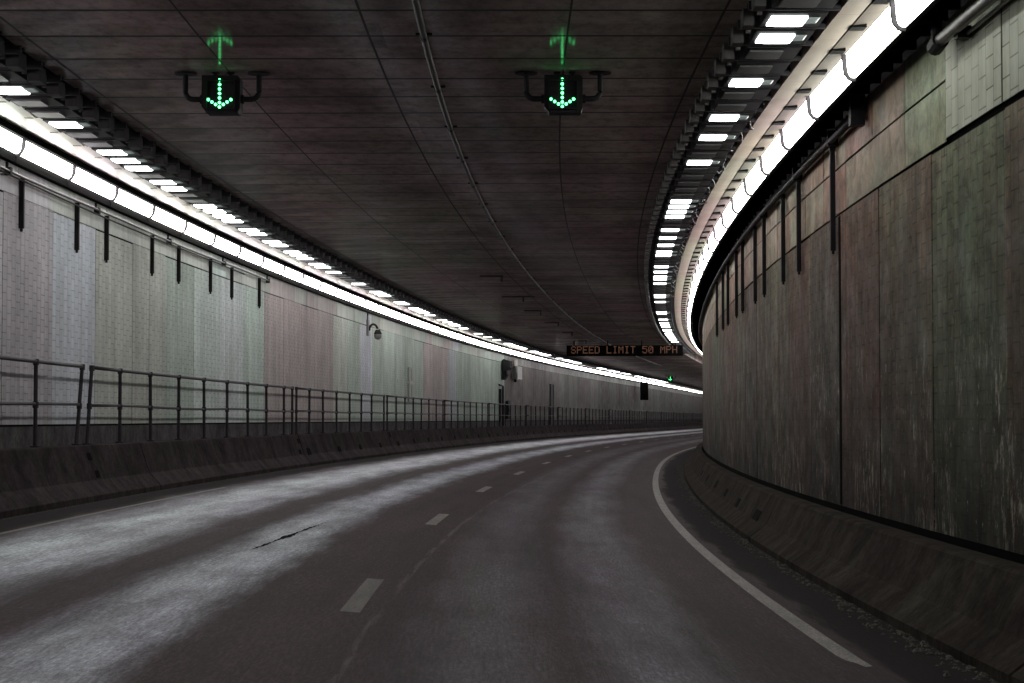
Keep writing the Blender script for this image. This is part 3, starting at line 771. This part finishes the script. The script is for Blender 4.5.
while a < 325:
    c_ = a+14.6; n_ = 7
    railing(a, c_, [a+14.6*i/n_ for i in range(n_+1)], ('dark pipe railing section, number %d from the left, far along the left barrier' % (k+5)) if k < 5 else 'distant railing section of fine dark bars before the far wall', 0, 0)
    a += 15.1; k += 1

# ------------------------------------------------------------------ pipes and drops on the walls
def drop(s, u, z0, z1, label, group, wdt=.055):
    T = cl(s)[2]; e = empty('drop_conduit', P(s, u, z0), -T); tag(e, label, 'conduit', group)
    b = MB(); b.box((0, 0, (z1-z0)/2), (.062, wdt, z1-z0)); b.build('channel', M['black_metal'], e)
    b = MB(); b.box((0, 0, -.02), (.03, wdt*.7, .04)); b.build('end_fitting', M['black_metal'], e)
dl = [26.1, 29.06, 30.9, 34.14, 36.31, 39.22, 41.4, 44.52]; zb_ = [2.5, 2.47, 2.47, 2.5, 2.51, 2.51, 2.53, 2.52]
for i, (s, z) in enumerate(zip(dl, zb_)):
    drop(s, -5.32, z, 3.16, 'short dark channel hanging on the left wall, %s from the left photo edge' % (ORD[i] if i else 'first'), 'dark channels hanging on the left wall')
dr = [24.71, 28.23, 30.33, 33.55, 35.44, 38.67, 40.6, 43.87, 46.29, 49.94]
for i, s in enumerate(dr):
    drop(s, 5.10, 2.07, 3.40, 'long dark channel hanging on the right wall, %s from the right' % (ORD[i] if i else 'first'), 'dark channels hanging on the right wall', .07)
e = empty('wall_pipe', P(30, -5.27, 3.16)); tag(e, 'thin pipe with clamps running below the lamps on the left wall', 'pipe'); o = e.location
b = MB(); b.tube([P(8+1.5*i, -5.27, 3.165+.01*math.sin(i*.9)) for i in range(26)], .019, 8); b.build('tube', M['pipe'], e, o, smooth=True)
b = MB(); b.tube([P(8+1.5*i, -5.27, 3.105+.008*math.sin(i*.7)) for i in range(24)], .012, 6); b.build('cable', M['wire'], e, o)
for s in (20.3, 25.35, 30.15, 35.34, 40.39, 45.4):
    T = cl(s)[2]; b = MB(); Mx = Matrix.Translation(P(s, -5.29, 3.16)) @ Matrix.Rotation(-T, 4, 'Z'); b.box((0, 0, 0), (.08, .10, .10), Mx); b.box((-.02, 0, .07), (.03, .04, .10), Mx)
    b.build('clamp', M['black_metal'], e, o)
e = empty('wall_pipe', P(30, 5.0, 3.40)); tag(e, 'dark pipe along the top of the right wall above the hanging channels', 'pipe'); o = e.location
b = MB(); b.tube([P(22.3+1.5*i, 5.03, 3.385) for i in range(60)], .038, 8); b.tube([P(22.3+1.5*i, 5.09, 3.46) for i in range(60)], .03, 8); b.build('tube', M['housing'], e, o, smooth=True)
for s in (24.4, 28.0, 33.2, 38.4, 43.6): 
    b = MB(); Mx = Matrix.Translation(P(s, 5.06, 3.42)) @ Matrix.Rotation(-cl(s)[2], 4, 'Z'); b.box((0, 0, 0), (.13, .06, .19), Mx); b.build('clamp', M['black_metal'], e, o)
b = MB(); Mx = Matrix.Translation(P(22.3, 5.03, 3.42)) @ Matrix.Rotation(-cl(22.3)[2], 4, 'Z'); b.box((0, 0, .02), (.16, .16, .34), Mx); b.tube([P(22.3, 5.03, 3.5), P(22.2, 5.0, 3.7)], .045, 8); b.build('junction_box', M['black_metal'], e, o)
e = empty('wall_pipe', P(16, 4.97, 3.33)); tag(e, 'thick brownish pipe with a capped end at the top right of the photo', 'pipe'); o = e.location
b = MB(); b.tube([P(17.55-1.0*i, 4.98, 3.335-.006*i) for i in range(12)], .055, 12); b.build('tube', M['pipe'], e, o, smooth=True)
b = MB(); b.tube([P(17.75, 4.98, 3.31), P(17.50, 4.98, 3.335)], .075, 12); b.tube([P(17.68, 4.98, 3.31), P(17.68, 4.98, 3.62)], .05, 10); b.build('end_cap', M['black_metal'], e, o)
b = MB(); b.tube([P(17.0-1.0*i, 5.09, 3.285) for i in range(12)], .016, 8); b.build('conduit', M['grey_metal'], e, o)
b = MB(); Mx = Matrix.Translation(P(17.0, 5.06, 3.30)) @ Matrix.Rotation(-cl(17.0)[2], 4, 'Z'); b.box((0, 0, 0), (.12, .14, .10), Mx); b.build('bracket', M['black_metal'], e, o)

# loose cables hanging over the inner edge of the right soffit
e = empty('loose_cables', P(30, 4.05, 3.62)); tag(e, 'tangle of thin loose cables along the inner edge of the right soffit', 'cables')
g = random.Random(9)
for k in range(7):
    b = MB(); s = 23+k*5; u = 4.08; pts = []
    for i in range(22):
        pts.append(P(s+i*.28, 4.07+.05*math.sin(i*1.3+k)+g.uniform(-.02, .02), 3.62+.05*math.sin(i*.9+k*2)+g.uniform(-.02, .02)))
    b.tube(pts, .008, 5); b.build('cable', M['wire'], e, e.location)

# ------------------------------------------------------------------ equipment on the left wall
s = 61.7; T = cl(s)[2]
e = empty('wall_camera', P(s, -5.33, 2.75), -T); tag(e, 'small dome camera on a curved arm below the left wall lamps', 'camera')
b = MB(); b.box((.0, 0, .08), (.05, .30, .50)); b.build('mount_plate', M['grey_metal'], e)
b = MB(); b.tube([(.03, .05, .0)]+[(.14-.11*math.cos(a), .05+.35*(1-math.cos(a))/2, .0+.20*math.sin(a)) for a in [math.pi*q/8 for q in range(1, 8)]], .035, 8); b.build('arm', M['black_metal'], e, smooth=True)
b = MB()
def ball(b, c, r, n=12, m=8, sz=1):
    for i in range(m):
        for j in range(n):
            q = []
            for a_, b_ in ((i, j), (i, j+1), (i+1, j+1), (i+1, j)):
                ph = math.pi*a_/m; th = 2*math.pi*b_/n
                q.append(Vector(c)+Vector((math.sin(ph)*math.cos(th), math.sin(ph)*math.sin(th), sz*math.cos(ph)))*r)
            b.quad(q)
ball(b, (.25, .42, -.15), .125); b.build('dome', M['grey_metal'], e, smooth=True)
b = MB(); b.tube([(.25, .42, -.10), (.25, .42, .04)], [.13, .07], 10); b.build('dome_cap', M['black_metal'], e)
b = MB(); b.tube([(.0, -.05, .3), (.0, -.05, .62)], .02, 6); b.build('cable', M['wire'], e)

s = 71.5; T = cl(s)[2]
e = empty('wall_cabinet', P(s, -5.345, .65), -T); tag(e, 'narrow upright service cabinet on a green panel right of the camera', 'cabinet')
b = MB(); b.box((.02, 0, .95), (.06, .9, .5)); b.box((.02, 0, .30), (.06, .9, .65)); b.build('case', M['plain_left'], e).color = (.38, .43, .37, 1)
b = MB(); b.box((.055, 0, .66), (.03, .8, .10)); b.build('white_label', M['cream'], e)
b = MB(); b.box((.058, .1, .95), (.012, .05, .4)); b.box((.058, .1, .30), (.012, .05, .5)); b.build('handle', M['grey_metal'], e)

# loudspeaker cluster, grey box, pipes and door at about 100 m
s = 101.5; T = cl(s)[2]
e = empty('loudspeaker', P(s, -5.3, 2.35), -T); tag(e, 'dark soot-covered loudspeaker and bracket high on the left wall', 'loudspeaker')
b = MB(); b.prism([(.0, .1), (.0, .62), (.10, .70), (.42, .60), (.45, .25), (.2, .1)], -.42, .42); b.build('horn', M['black_metal'], e)
b = MB(); b.prism([(.0, -.35), (.0, .12), (.22, .12), (.26, -.1), (.12, -.35)], -.28, .40); b.build('driver', M['black_metal'], e)
b = MB(); b.box((.12, 2.0, .40), (.16, 3.6, .07)); b.build('arm', M['black_metal'], e)
s = 106.2; T = cl(s)[2]
e = empty('control_box', P(s, -5.25, 2.12), -T); tag(e, 'square grey box on the left wall beside the dark loudspeaker', 'box')
b = MB(); b.box((.10, 0, .34), (.32, 2.0, .68)); b.build('case', M['grey_metal'], e)
b = MB(); b.box((.08, -.4, -.08), (.12, .45, .16)); b.build('gland', M['black_metal'], e)
b = MB(); b.box((.02, .2, .88), (.06, 1.0, .36)); b.build('back_plate', M['cream'], e)
s = 100.9; T = cl(s)[2]
e = empty('standpipe', P(s, -5.28, -.74), -T); tag(e, 'tall dark standpipe with a hooked top on the left wall below the loudspeaker', 'pipe')
b = MB(); b.tube([(0, .6, 0), (0, .6, 2.42), (0, -.9, 2.46)], .045, 8); b.build('hooked_pipe', M['black_metal'], e)
b = MB(); b.box((0, -.35, 1.45), (.10, .45, 1.6)); b.build('valve_channel', M['black_metal'], e)
b = MB(); b.prism([(.02, .75), (.02, 1.65), (.16, 1.7), (.22, 1.2), (.14, .75)], 1.4, 2.3); b.build('hose_reel', M['black_metal'], e)
s = 123.5; T = cl(s)[2]
e = empty('cross_passage_door', P(s, -5.35, -.74), -T); tag(e, 'dark narrow doorway in the far left wall right of the loudspeaker', 'door')
b = MB(); b.box((.015, 0, 1.40), (.05, 1.5, 2.75)); b.build('door_leaf', M['housing'], e)
b = MB(); b.box((.03, -.80, 1.42), (.07, .08, 2.85)); b.box((.03, .80, 1.42), (.07, .08, 2.85)); b.box((.03, 0, 2.86), (.07, 1.68, .08)); b.build('frame', M['black_metal'], e)
s = 180; T = cl(s)[2]
e = empty('hanging_sign', P(s, -4.75, 3.70), -T); tag(e, 'black box sign hanging in front of the far end of the left lamp line', 'sign')
b = MB(); b.box((0, 0, -1.18), (.72, .22, 1.62)); b.build('cabinet', M['void'], e)
b = MB(); b.box((-.2, 0, -.2), (.06, .06, .46)); b.box((.2, 0, -.2), (.06, .06, .46)); b.build('hanger', M['black_metal'], e)
